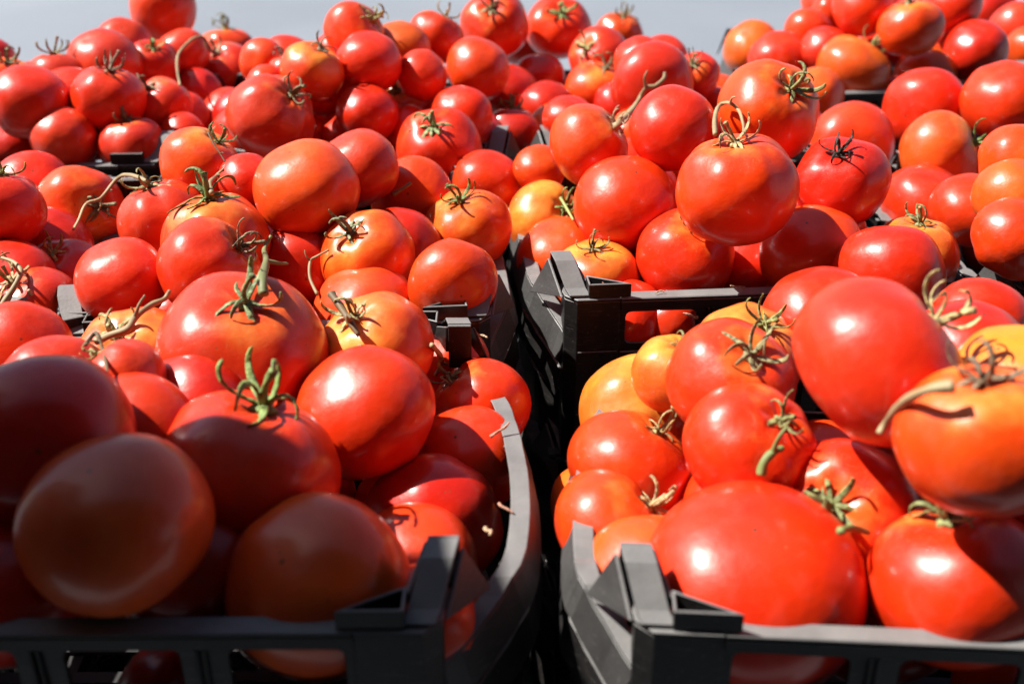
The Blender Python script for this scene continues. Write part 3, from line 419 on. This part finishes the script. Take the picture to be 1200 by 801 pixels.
# ------------------------------------------------------------------ crates
W = .36; DY = .345; T_ = .003
VENTS = ((.066, .126), (.150, .210), (.234, .294))
def end_wall_meshes():
    # vented panel cut as a flat outline with rounded openings, then thickened
    cu = bpy.data.curves.new('panel', 'CURVE'); cu.dimensions = '2D'; cu.fill_mode = 'BOTH'; cu.extrude = .0014; cu.bevel_depth = .0005; cu.bevel_resolution = 0
    def loop(pts):
        sp = cu.splines.new('POLY'); sp.points.add(len(pts)-1); sp.use_cyclic_u = True
        for q, (x, y) in zip(sp.points, pts): q.co = (x, y, 0, 1)
    loop([(.058, .004), (W-.058, .004), (W-.058, RIM-.004), (.058, RIM-.004)])
    def rr(x0, x1, y0, y1, r):
        pts = []
        for cx, cy, a0 in ((x1-r, y1-r, 0), (x0+r, y1-r, 90), (x0+r, y0+r, 180), (x1-r, y0+r, 270)):
            for k in range(4):
                a = math.radians(a0+k*30); pts.append((cx+r*math.cos(a), cy+r*math.sin(a)))
        return pts
    for a, b in VENTS:
        loop(rr(a, b, RIM-.043, RIM-.0135, .005))
        loop(rr(a+.004, b-.004, .035, .075, .005))
    ob = bpy.data.objects.new('panel', cu); COL.objects.link(ob)
    dg = bpy.context.evaluated_depsgraph_get(); dg.update()
    me = bpy.data.meshes.new_from_object(ob.evaluated_get(dg)); bpy.data.objects.remove(ob)
    for v in me.vertices: v.co = (v.co.x, .0055 + v.co.z, v.co.y)
    me.materials.clear(); me.materials.append(M_PLA); me.name = 'end_wall'
    m = MB()
    m.box((.0615, 0, RIM-.0025), (W-.0615, .0135, RIM)); m.box((.0615, 0, RIM-.011), (W-.0615, .0022, RIM-.0028))
    for x in (.134, .138, .218, .222): m.box((x, .0008, .01), (x+.0018, .0034, RIM-.0118))
    m.box((.062, .0008, RIM-.052), (W-.062, .0034, RIM-.049))
    rim = m.mesh('rim', M_PLA, .0007)
    return me, rim
def ss(u): u = max(0, min(1, u)); return u*u*(3-2*u)
def bowx(v, bow):
    e = .019*(1-ss(v/.20)) + .016*(1-ss((1-v)/.3))
    return e - .001 - bow*math.sin(math.pi*min(1, max(0, v))**.72)**.9
def side_wall_mesh(bow):
    m = MB(); n = 34
    def band(x0, x1, z0, z1, lean=0):
        rings = []
        for k in range(n+1):
            v = k/n; y = .014+(DY-.028)*v; b = bowx(v, bow); wv = .0009*math.sin(k*1.3)+.0006*math.sin(k*2.9)
            dz = -.022*(1-ss(v/.17)) - .012*(1-ss((1-v)/.15)); wv += dz if z1 > .09 else 0
            rings.append([(b+x0-lean, y, z0+wv), (b+x1-lean, y, z0+wv), (b+x1, y, z1+wv), (b+x0, y, z1+wv)])
        m.sweep(rings)
    zt = RIM-.014
    band(0, .0120, zt-.0025, zt)              # wide top flange
    band(0, .0024, zt-.026, zt-.0027, .007)   # outer skirt
    band(-.0040, -.0016, zt-.060, zt-.034, .004)   # second board under the long slot
    band(.0040, .0064, .006, zt-.086)
    for k in range(9):
        v = (k+.5)/9; y = .030+(DY-.06)*v; b = bowx(v, bow)
        m.box((b+.0066, y-.003, .004), (b+.011, y+.003, zt-.006))
    return m.mesh('side_wall', M_PLA, .0005)
def corner_meshes():
    R = RIM
    m = MB()                                   # the post: front face, chamfer, side face
    m.prism([(.026, .0010), (.061, .0010), (.061, .0045), (.0275, .0045), (.0200, .012), (.0200, .030), (.0165, .030), (.0165, .0105)], .0, R-.003)
    m.prism([(.026, 0), (.0612, 0), (.0612, .0135), (.038, .0135), (.0330, .018), (.0310, .034), (.0130, .034), (.0165, .0105)], R-.0026, R)
    m.box((.036, .0050, .0), (.038, .012, R-.003))
    for z in (.05, R-.05): m.box((.027, -.0002, z), (.060, .0008, z+.0025))
    post = m.mesh('corner_post', M_PLA, .0006)
    m = MB()                                   # hollow three-cornered socket on the rim
    h = .0125; o = [(.0350, .0020), (.0700, .0020), (.0350, .0215)]; i_ = [(.0366, .0038), (.0645, .0038), (.0366, .0188)]
    for k in range(3):
        a, b = o[k], o[(k+1) % 3]; c, d = i_[(k+1) % 3], i_[k]
        m.prism([a, b, c, d], R+.0002, R+h)
    socket = m.mesh('corner_socket', M_PLA, .0005)
    m = MB()                                   # raised side arm: sloping plate that swings outward, with gusset
    # curved plate in three steps: rim -> slope -> flat top
    L = [(.0200, .0040, .0002), (.0170, .0120, .0035), (.0110, .0330, .0190), (.0085, .0470, .0215)]; wd = .0170; th = .0022
    rings = [[(x, y, R+z), (x+wd, y, R+z), (x+wd, y-.0006, R+z+th), (x, y-.0006, R+z+th)] for x, y, z in L]
    m.sweep(rings)
    x = .0085
    m.hexa([(x+.0002, .0472, R-.012), (x+wd, .0472, R-.012), (x+wd, .0494, R-.012), (x+.0002, .0494, R-.012)],
           [(x+.0002, .0472, R+.0230), (x+wd, .0472, R+.0230), (x+wd, .0494, R+.0230), (x+.0002, .0494, R+.0230)])
    m.hexa([(.0350, .0200, R+.0002), (.0372, .0200, R+.0002), (.0277, .0470, R+.0002), (.0255, .0470, R+.0002)],
           [(.0338, .0200, R+.0080), (.0360, .0200, R+.0080), (.0272, .0470, R+.0210), (.0250, .0470, R+.0210)])
    m.hexa([(.0160, .0130, R-.003), (.0080, .0440, R+.0190), (-.0060, .0520, R-.0150)],
           [(.0140, .0130, R-.003), (.0060, .0440, R+.0190), (-.0082, .0520, R-.0150)])
    arm = m.mesh('corner_arm', M_PLA, .0005)
    return post, socket, arm
def floor_mesh():
    m = MB()
    for k in range(12): m.box((.006, .010+k*.0285, .0042), (W-.006, .020+k*.0285, .0068))
    for k in range(6): m.box((.012+k*.0655, .006, .001), (.022+k*.0655, DY-.006, .004))
    return m.mesh('floor_grid', M_FLOOR, 0)
END, RIMM = end_wall_meshes(); FLOOR = floor_mesh()
POST, SOCK, ARM = corner_meshes()
SIDE = {b: side_wall_mesh(b) for b in (.030, .015, .006)}
def flipped(me, fx, fy):
    q = me.copy()
    for v in q.vertices: v.co = (W-v.co.x if fx else v.co.x, DY-v.co.y if fy else v.co.y, v.co.z)
    if fx != fy: q.flip_normals()
    return q
CORN = {(fx, fy): [flipped(a, fx, fy) for a in (POST, SOCK, ARM)] for fx in (0, 1) for fy in (0, 1)}
ENDS = {fy: [flipped(a, 0, fy) for a in (END, RIMM)] for fy in (0, 1)}
SIDES = {(b, fx): flipped(SIDE[b], fx, 0) for b in SIDE for fx in (0, 1)}
def crate(o, yaw, z, bl, br, label, group, depth=1):
    e = bpy.data.objects.new('crate', None); COL.objects.link(e); e.location = (o[0], o[1], z); e.scale = (1, depth, 1); e.rotation_euler = (0, 0, yaw)
    tag(e, label, 'crate', group)
    put('floor_grid', FLOOR, e)
    for fy in (0, 1):
        p = put('end_wall', ENDS[fy][0], e); put('rim', ENDS[fy][1], p)
    put('side_wall', SIDES[(bl, 0)], e); put('side_wall', SIDES[(br, 1)], e)
    for k in CORN:
        p = put('corner_post', CORN[k][0], e)
        if depth < 1 and k[1]: continue          # this crate has low plain rear corners
        put('corner_socket', CORN[k][1], p); put('corner_arm', CORN[k][2], p)
    return e
CL = {'A': 'black plastic tomato crate at the front left, its right side wall bowed toward the gap',
 'F': 'black plastic tomato crate at the front right, its left side wall bowed and sunlit',
 'B': 'black tomato crate right behind the front left one, right corner socket showing',
 'E': 'black tomato crate behind the front right one, red showing through its vents',
 'C': 'black tomato crate cut off by the left picture edge',
 'K': 'black tomato crate cut off by the right picture edge, touching its neighbour corner',
 'D': 'black tomato crate at the back left with a sunlit front rim',
 'H': 'black tomato crate at the back middle, almost covered by tomatoes',
 'J': 'black crate hidden under tomatoes directly behind the middle right one',
 'G': 'black tomato crate at the back right, pale side rim against the road'}
BOW = {'A': (.006, .030), 'F': (.015, .006)}
for k, (o, yaw) in CRATES.items():
    bl, br = BOW.get(k, (.006, .006))
    crate(o, yaw, 0, bl, br, CL[k], 'black crates full of tomatoes', .86 if k == 'F' else 1)
    crate(o, yaw, -.1605, .006, .006, 'lower black crate standing on another one under the ' + CRATE_NAMES[k], 'lower crates carrying the filled ones')
    crate(o, yaw, -.321, .006, .006, 'lowest black crate on the road under the ' + CRATE_NAMES[k], 'lowest crates on the road')
# unseen closed cartons, added only to throw shade on the front left crate
M_CARD, ct, cb = new_mat('brown_cardboard')
cb.inputs['Base Color'].default_value = (.30, .19, .10, 1); cb.inputs['Roughness'].default_value = .85
cn = nd(ct, 'ShaderNodeTexNoise', Scale=60.0, Detail=4.0); ctc = nd(ct, 'ShaderNodeTexCoord'); ct.links.new(ctc.outputs['Object'], cn.inputs['Vector'])
ct.links.new(ramp(ct, cn.outputs[0], [(.3, (.25, .155, .08)), (.7, (.34, .22, .12))]), cb.inputs['Base Color'])
M_TAPE, _, tb = new_mat('packing_tape'); tb.inputs['Base Color'].default_value = (.42, .33, .18, 1); tb.inputs['Roughness'].default_value = .25
for k in range(3):
    e = bpy.data.objects.new('shade_carton', None); COL.objects.link(e); e.location = (-.715, .425+.006*k, -.324+.375*k); e.rotation_euler = (0, 0, (.03, -.02, .04)[k])
    tag(e, ('lowest', 'middle', 'topmost')[k]+' closed brown carton added out of view to shade the front left crate', 'shade_carton', 'unseen cartons added for their shade')
    m = MB(); m.box((-.19, -.165, 0), (.19, .165, .371)); put('body', m.mesh('body', M_CARD, .002), e)
    for s_ in (-1, 1):
        m = MB(); m.box((-.19, min(s_*.001, s_*.166), .3712), (.19, max(s_*.001, s_*.166), .3738)); put('flap', m.mesh('flap', M_CARD, .0006), e)
    m = MB(); m.box((-.1902, -.024, .3739), (.1902, .024, .3742)); put('tape', m.mesh('tape', M_TAPE, 0), e)
# unseen shop wall with awning, added behind the camera to cut sky light
M_WALL, wt, wb = new_mat('blocker_dark_wall'); wb.inputs['Roughness'].default_value = .9
wn = nd(wt, 'ShaderNodeTexNoise', Scale=3.0, Detail=6.0); wc = nd(wt, 'ShaderNodeTexCoord'); wt.links.new(wc.outputs['Object'], wn.inputs['Vector'])
wt.links.new(ramp(wt, wn.outputs[0], [(.3, (.05, .042, .036)), (.7, (.085, .07, .06))]), wb.inputs['Base Color'])
M_AWN, at_, ab = new_mat('blocker_green_canvas'); ab.inputs['Base Color'].default_value = (.02, .035, .028, 1); ab.inputs['Roughness'].default_value = .8
e = bpy.data.objects.new('light_blocker', None); COL.objects.link(e); e.location = (0, -2.6, -.325)
tag(e, 'unseen dark wall with green awning facing the tomato crates', 'blocker')
m = MB(); m.box((-7, -.3, 0), (7, 0, 4.5)); put('wall', m.mesh('wall', M_WALL, .01), e)  # added to block low sky light on the crate fronts
m = MB()
for k in range(28):
    x = -7+k*.5; m.hexa([(x, .01, 2.9), (x+.497, .01, 2.9), (x+.497, 2.8, 2.35), (x, 2.8, 2.35)], [(x, .01, 2.905), (x+.497, .01, 2.905), (x+.497, 2.8, 2.355), (x, 2.8, 2.355)])
    m.box((x+.02, 2.801, 2.19), (x+.477, 2.806, 2.352))
put('shade_awning', m.mesh('shade_awning', M_AWN, 0), e)  # added canopy, darkens the sky and ground before the crates

# ------------------------------------------------------------------ tomatoes
def tomato_mesh(i, nseg=56, nring=36, calm=False):
    rnd = random.Random(100+i)
    n = rnd.choice([4, 5, 5, 6, 7]); a = rnd.uniform(.018, .055) if i % 3 else rnd.uniform(.07, .105)
    flat = rnd.uniform(.76, .90); dim = rnd.uniform(.10, .17); ph = rnd.uniform(0, 6.28)
    el = rnd.uniform(-.035, .035); seed = Vector((i*7.3, i*3.1, 0)); boss = rnd.uniform(-.02, .03)
    if calm: n, a, flat, el = 5, .012, .83, 0
    def pt(th, phi):
        lob = math.cos(n*phi+ph+.5*math.sin(phi*2+i))
        lw = math.exp(-((th-.62)/.55)**2)+.35*math.exp(-((th-2.6)/.5)**2)
        r = 1 + a*lw*(lob-.6*abs(lob)*0) - a*.5*lw
        rxy = r*math.sin(th)**.88*(1+el*math.cos(2*phi+i))
        z = flat*math.cos(th)*(1+.03*math.sin(th)**2) - dim*math.exp(-(th/.30)**2)*(1+.25*lob*min(1, th/.3))
        if th > 2.7: z += boss*((th-2.7)/.44)**2
        v = Vector((rxy*math.cos(phi), rxy*math.sin(phi), z))
        nn = noise.noise(v*1.15+seed)*(.02 if calm else .050)+noise.noise(v*2.3+seed)*(.006 if calm else .018)
        return v*(1+nn*min(1, th/.25))
    V = [tuple(pt(.0001, 0))]; F = []
    for r in range(1, nring):
        th = math.pi*r/nring
        if r < 6: th = math.pi*(r/nring)
        for s in range(nseg): V.append(tuple(pt(th, 2*math.pi*s/nseg)))
    V.append(tuple(pt(math.pi-.0001, 0)))
    for s in range(nseg): F.append((0, 1+s, 1+(s+1) % nseg))
    for r in range(nring-2):
        for s in range(nseg):
            p = 1+r*nseg; F.append((p+s, p+nseg+s, p+nseg+(s+1) % nseg, p+(s+1) % nseg))
    p = 1+(nring-2)*nseg
    for s in range(nseg): F.append((p+s, len(V)-1, p+(s+1) % nseg))
    me = mesh_from('tomato', V, F, M_TOM)
    return me, pt(.12, 0).z
TOM = [tomato_mesh(i) for i in range(14)]
TOM.append(tomato_mesh(14, calm=True)); FLATTEST = 14
TOM_LOW = [tomato_mesh(i, 30, 20) for i in range(6)]

# sepals: folded, tapering, curling strips; unit = tomato radius
def sepal_rings(i, along=None):
    rnd = random.Random(500+i); L = rnd.uniform(.42, .72); side = rnd.uniform(-1.1, 1.1); kind = (0, 1, 2, 3, 2, 1)[i % 6]
    w0 = rnd.uniform(.021, .034); n = 22; rings = []; p = Vector((.04, 0, .015)); yaw = 0; tw = rnd.uniform(-1.6, 1.6)
    ang = (rnd.uniform(.9, 1.3), rnd.uniform(.5, .9), rnd.uniform(.15, .5), rnd.uniform(1.0, 1.5))[kind]
    # standing and curling back in, arching over, lying flat with a raised tip, standing and rolling out
    cu = ((.5, 5.5), (-3.4, 1.0), (-1.0, 4.5), (-1.5, -4.5))[kind]
    for k in range(n+1):
        s = k/n
        d = Vector((math.cos(ang)*math.cos(yaw), math.cos(ang)*math.sin(yaw), math.sin(ang)))
        if k: p = p + d*(L/n)
        ang += (cu[0]*(1-s)+cu[1]*s)*rnd.uniform(.8, 1.2)/n; yaw += side*(.5+1.6*s)/n
        p.z = max(p.z, .035-.30*max(0, p.x-.15)**1.5)
        wd = w0*(.6+.75*math.sin(min(1, s*1.5+.15)*math.pi*.62))*(1-s)**.4+.008
        th = .015*(1-.45*s)*(1+.25*math.sin(k*1.7+i))
        a = Vector((-math.sin(yaw), math.cos(yaw), 0)); b = d.cross(a)
        c, q = math.cos(tw*s), math.sin(tw*s); a, b = a*c+b*q, b*c-a*q
        rings.append([tuple(p+a*wd+b*th*.5), tuple(p+a*wd*.4-b*th*.7), tuple(p-a*wd*.4-b*th*.7), tuple(p-a*wd+b*th*.5), tuple(p-a*wd*.5+b*th*1.3), tuple(p+b*th*.9), tuple(p+a*wd*.5+b*th*1.3)])
    return rings
def rings_mesh(name, lists):
    m = MB()
    for r in lists: m.sweep(r)
    me = m.mesh(name, M_GRN, 0)
    me.polygons.foreach_set('use_smooth', [True]*len(me.polygons)); return me
SEPAL = [rings_mesh('sepal', [sepal_rings(i)]) for i in range(12)]
def hub_mesh():
    rings = []
    for k, (r, z) in enumerate(((.05, -.05), (.115, -.01), (.10, .03), (.055, .05), (.05, .06))):
        rings.append([(r*math.cos(q*.6283*1)*(1+.18*math.cos(q*3.14159)), r*math.sin(q*.6283)*(1+.18*math.cos(q*3.14159)), z) for q in range(10)])
    return rings
HUB = rings_mesh('calyx', [hub_mesh()])
def stalk_rings(i):
    rnd = random.Random(900+i); L = rnd.uniform(.10, .42); d = Vector((rnd.uniform(-.6, .6), rnd.uniform(-.6, .6), 1)); b = Vector((rnd.uniform(-.3, .3), rnd.uniform(-.3, .3), 0))
    pts = [Vector((0, 0, .03)), Vector((0, 0, .06))+d*L*.35, Vector((0, 0, .06))+d*L*.7+b*L*.4, Vector((0, 0, .06))+d*L+b*L]
    return tube(pts, [.045, .030, .028, .044], 8)
STALK = [rings_mesh('stalk', [stalk_rings(i)]) for i in range(8)]
def rot_rings(rings, a):
    c, s = math.cos(a), math.sin(a); return [[(x*c-y*s, x*s+y*c, z) for x, y, z in r] for r in rings]
def whole_calyx(i):
    rnd = random.Random(1300+i); n = rnd.choice([7, 8]); L = [hub_mesh(), stalk_rings(i)]
    for k in range(n): L.append(rot_rings(sepal_rings(rnd.randrange(12)), 6.283*k/n+rnd.uniform(-.25, .25)))
    return rings_mesh('calyx', L)
CALYX = [whole_calyx(i) for i in range(6)]

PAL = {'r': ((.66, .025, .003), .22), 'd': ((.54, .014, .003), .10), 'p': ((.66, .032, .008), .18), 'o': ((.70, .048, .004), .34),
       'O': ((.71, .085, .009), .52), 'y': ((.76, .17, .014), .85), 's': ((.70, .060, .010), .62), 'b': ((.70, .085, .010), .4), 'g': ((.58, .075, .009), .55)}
GREENS = [(.17, .23, .075), (.21, .23, .10), (.30, .25, .12), (.13, .17, .055), (.17, .14, .075), (.36, .29, .17)]
cam_p = cam.location.copy()
def frame(wdir, roll):
    q = Vector(wdir).to_track_quat('Z', 'Y'); return q @ Quaternion((0, 0, 1), roll)
GROUP = {k: 'tomatoes heaped in the ' + v for k, v in CRATE_NAMES.items()}
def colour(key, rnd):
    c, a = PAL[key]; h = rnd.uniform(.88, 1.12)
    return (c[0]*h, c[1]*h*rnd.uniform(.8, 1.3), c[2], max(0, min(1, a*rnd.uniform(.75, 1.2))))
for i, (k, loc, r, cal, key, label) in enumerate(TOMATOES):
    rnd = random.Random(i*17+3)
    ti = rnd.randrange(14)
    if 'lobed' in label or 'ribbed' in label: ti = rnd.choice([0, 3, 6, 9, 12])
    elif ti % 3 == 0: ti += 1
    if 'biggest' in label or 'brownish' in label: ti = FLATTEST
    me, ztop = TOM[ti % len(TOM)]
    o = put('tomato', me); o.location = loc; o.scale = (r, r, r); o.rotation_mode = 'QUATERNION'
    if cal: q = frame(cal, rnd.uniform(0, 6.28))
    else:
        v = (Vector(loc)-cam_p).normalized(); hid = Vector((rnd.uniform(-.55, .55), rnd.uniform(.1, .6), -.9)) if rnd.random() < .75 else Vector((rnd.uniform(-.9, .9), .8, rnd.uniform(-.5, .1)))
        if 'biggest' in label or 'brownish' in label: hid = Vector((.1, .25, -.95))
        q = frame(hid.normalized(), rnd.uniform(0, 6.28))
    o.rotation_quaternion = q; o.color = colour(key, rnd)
    tag(o, label, 'tomato', GROUP[k])
    if cal:
        gi = rnd.randrange(len(GREENS))
        for words, idx in (('green', 0), ('brown', 4), ('dark', 4), ('blackened', 4), ('dry', 2), ('tan', 1)):
            if words in label.split('tomato')[-1]: gi = idx
        gc = (*[c*rnd.uniform(.85, 1.2) for c in GREENS[gi]], 1)
        if 'blackened' in label: gc = (.03, .024, .018, 1)
        sc = rnd.uniform(.9, 1.15)*(1.2 if 'spidery' in label else 1)
        px = r/(Vector(loc)-cam_p).length*1307*2
        if px > 84:
            h = put('calyx', HUB, o); h.location = (0, 0, ztop); h.scale = (sc,)*3; h.color = gc
            n = rnd.choice([7, 8, 9]); vs = rnd.sample(range(12), n)
            for s in range(n):
                e = put('sepal', SEPAL[vs[s]], h); e.rotation_euler = (0, 0, 6.283*s/n+rnd.uniform(-.25, .25)); e.color = gc
                if 'long' in label: e.scale = (1.25,)*3
            st = put('stalk', STALK[rnd.randrange(8)], h); st.color = gc
        else:
            h = put('calyx', CALYX[rnd.randrange(6)], o); h.location = (0, 0, ztop); h.scale = (sc*1.1,)*3; h.color = gc
for i, (k, loc, r, label) in enumerate(HIDDEN):
    rnd = random.Random(i*31+7)
    o = put('tomato', TOM_LOW[rnd.randrange(6)][0]); o.location = loc; o.scale = (r*1.02,)*3; o.rotation_mode = 'QUATERNION'
    o.rotation_quaternion = frame((rnd.uniform(-1, 1), rnd.uniform(-.2, 1), rnd.uniform(-1, .4)), rnd.uniform(0, 6))
    o.color = colour(rnd.choice('rrrdo'), rnd)
    tag(o, label, 'tomato', 'lower tomatoes of the ' + CRATE_NAMES[k])

# ------------------------------------------------------------------ dry stalks and vines lying on the heap
SC = {'t': (.33, .26, .15, 1), 'b': (.10, .065, .03, 1), 'g': (.20, .25, .09, 1), 'n': (.17, .19, .08, 1)}
for i, (name, label, rad, pts, ck) in enumerate(STALKS):
    rnd = random.Random(i)
    c = Vector(pts[0]); rel = [Vector(p)-c for p in pts]
    rads = [rad*(1.15-.5*j/(len(pts)-1))*rnd.uniform(.85, 1.2) for j in range(len(pts))]
    L = [tube(rel, rads, 8)]
    if len(pts) > 3:      # small side spur
        m_ = len(rel)//2; d = (rel[m_+1]-rel[m_-1]).normalized(); s_ = d.cross(Vector((0, .9, .4))).normalized()
        L.append(tube([rel[m_], rel[m_]+s_*rad*4+d*rad*2, rel[m_]+s_*rad*6+d*rad*5], [rad*.8, rad*.5, rad*.35], 6))
    o = put(name, rings_mesh(name, L)); o.location = c; o.color = SC[ck]
    tag(o, label, 'vine' if 'vine' in name else 'stalk')

# ------------------------------------------------------------------ dry scraps caught on the rims
def scrap_rings(i):
    rnd = random.Random(70+i); pts = [Vector((0, 0, 0))]; d = Vector((1, rnd.uniform(-.5, .5), rnd.uniform(.1, .6))).normalized()
    for k in range(3): pts.append(pts[-1]+d*rnd.uniform(.3, .5)); d = (d+Vector((rnd.uniform(-.5, .5), rnd.uniform(-.5, .5), rnd.uniform(-.5, .4)))).normalized()
    return [tube(pts, [.10, .07, .08, .04], 6)]
SCRAP = [rings_mesh('dry_scrap', scrap_rings(i)) for i in range(5)]
def on_crate(k, x, y, z):
    o, yaw = CRATES[k]; c, s = math.cos(yaw), math.sin(yaw); return (o[0]+c*x-s*y, o[1]+s*x+c*y, z)
WHERE = [('A', W+.012, .125, RIM-.0125, .011, 'dry pinkish stem scrap on the bowed flange of the front left crate, nearest its corner'),
 ('A', W+.004, .100, RIM-.0125, .016, 'thin dry stem lying along the inner edge of the front left crate side flange'),
 ('A', W+.006, .200, RIM-.0125, .012, 'dry scrap halfway along the bowed side flange of the front left crate'),
 ('A', W-.010, .318, RIM+.001, .013, 'crumbly dry bits at the back right corner of the front left crate'),
 ('E', .055, .006, RIM+.001, .010, 'upright dry crumb on the front rim beside the corner socket of the middle right crate'),
 ('E', .098, .007, RIM+.001, .008, 'tiny pale crumb on the front rim of the middle right crate over its first vent'),
 ('E', .125, -.002, RIM-.020, .015, 'curled pale stem scrap caught in the vent of the middle right crate'),
 ('E', .165, .008, RIM+.001, .013, 'pale straw piece lying on the front rim of the middle right crate'),
 ('F', -.012, .150, RIM-.0125, .010, 'dry crumb at the left edge of the front right crate side flange'),
 ('C', W-.01, .060, RIM+.001, .030, 'pale straw pieces beside the black gap between left edge crate and middle left crate'),
 ('B', .030, .030, RIM+.003, .028, 'long pale straw across the left corner of the middle left crate'),
 ('B', W-.055, .004, RIM+.001, .010, 'small pink crumb beside the right corner socket of the middle left crate')]
for i, (k, x, y, z, size, label) in enumerate(WHERE):
    rnd = random.Random(i+5); o = put('dry_scrap', SCRAP[i % 5]); o.location = on_crate(k, x, y, z+size*.09); o.scale = (size,)*3
    o.rotation_euler = (rnd.uniform(-.2, .2), 0, rnd.uniform(0, 6.28)); o.color = (.42, .30, .20, 1) if i % 2 else (.46, .24, .18, 1)
    tag(o, label, 'scrap')
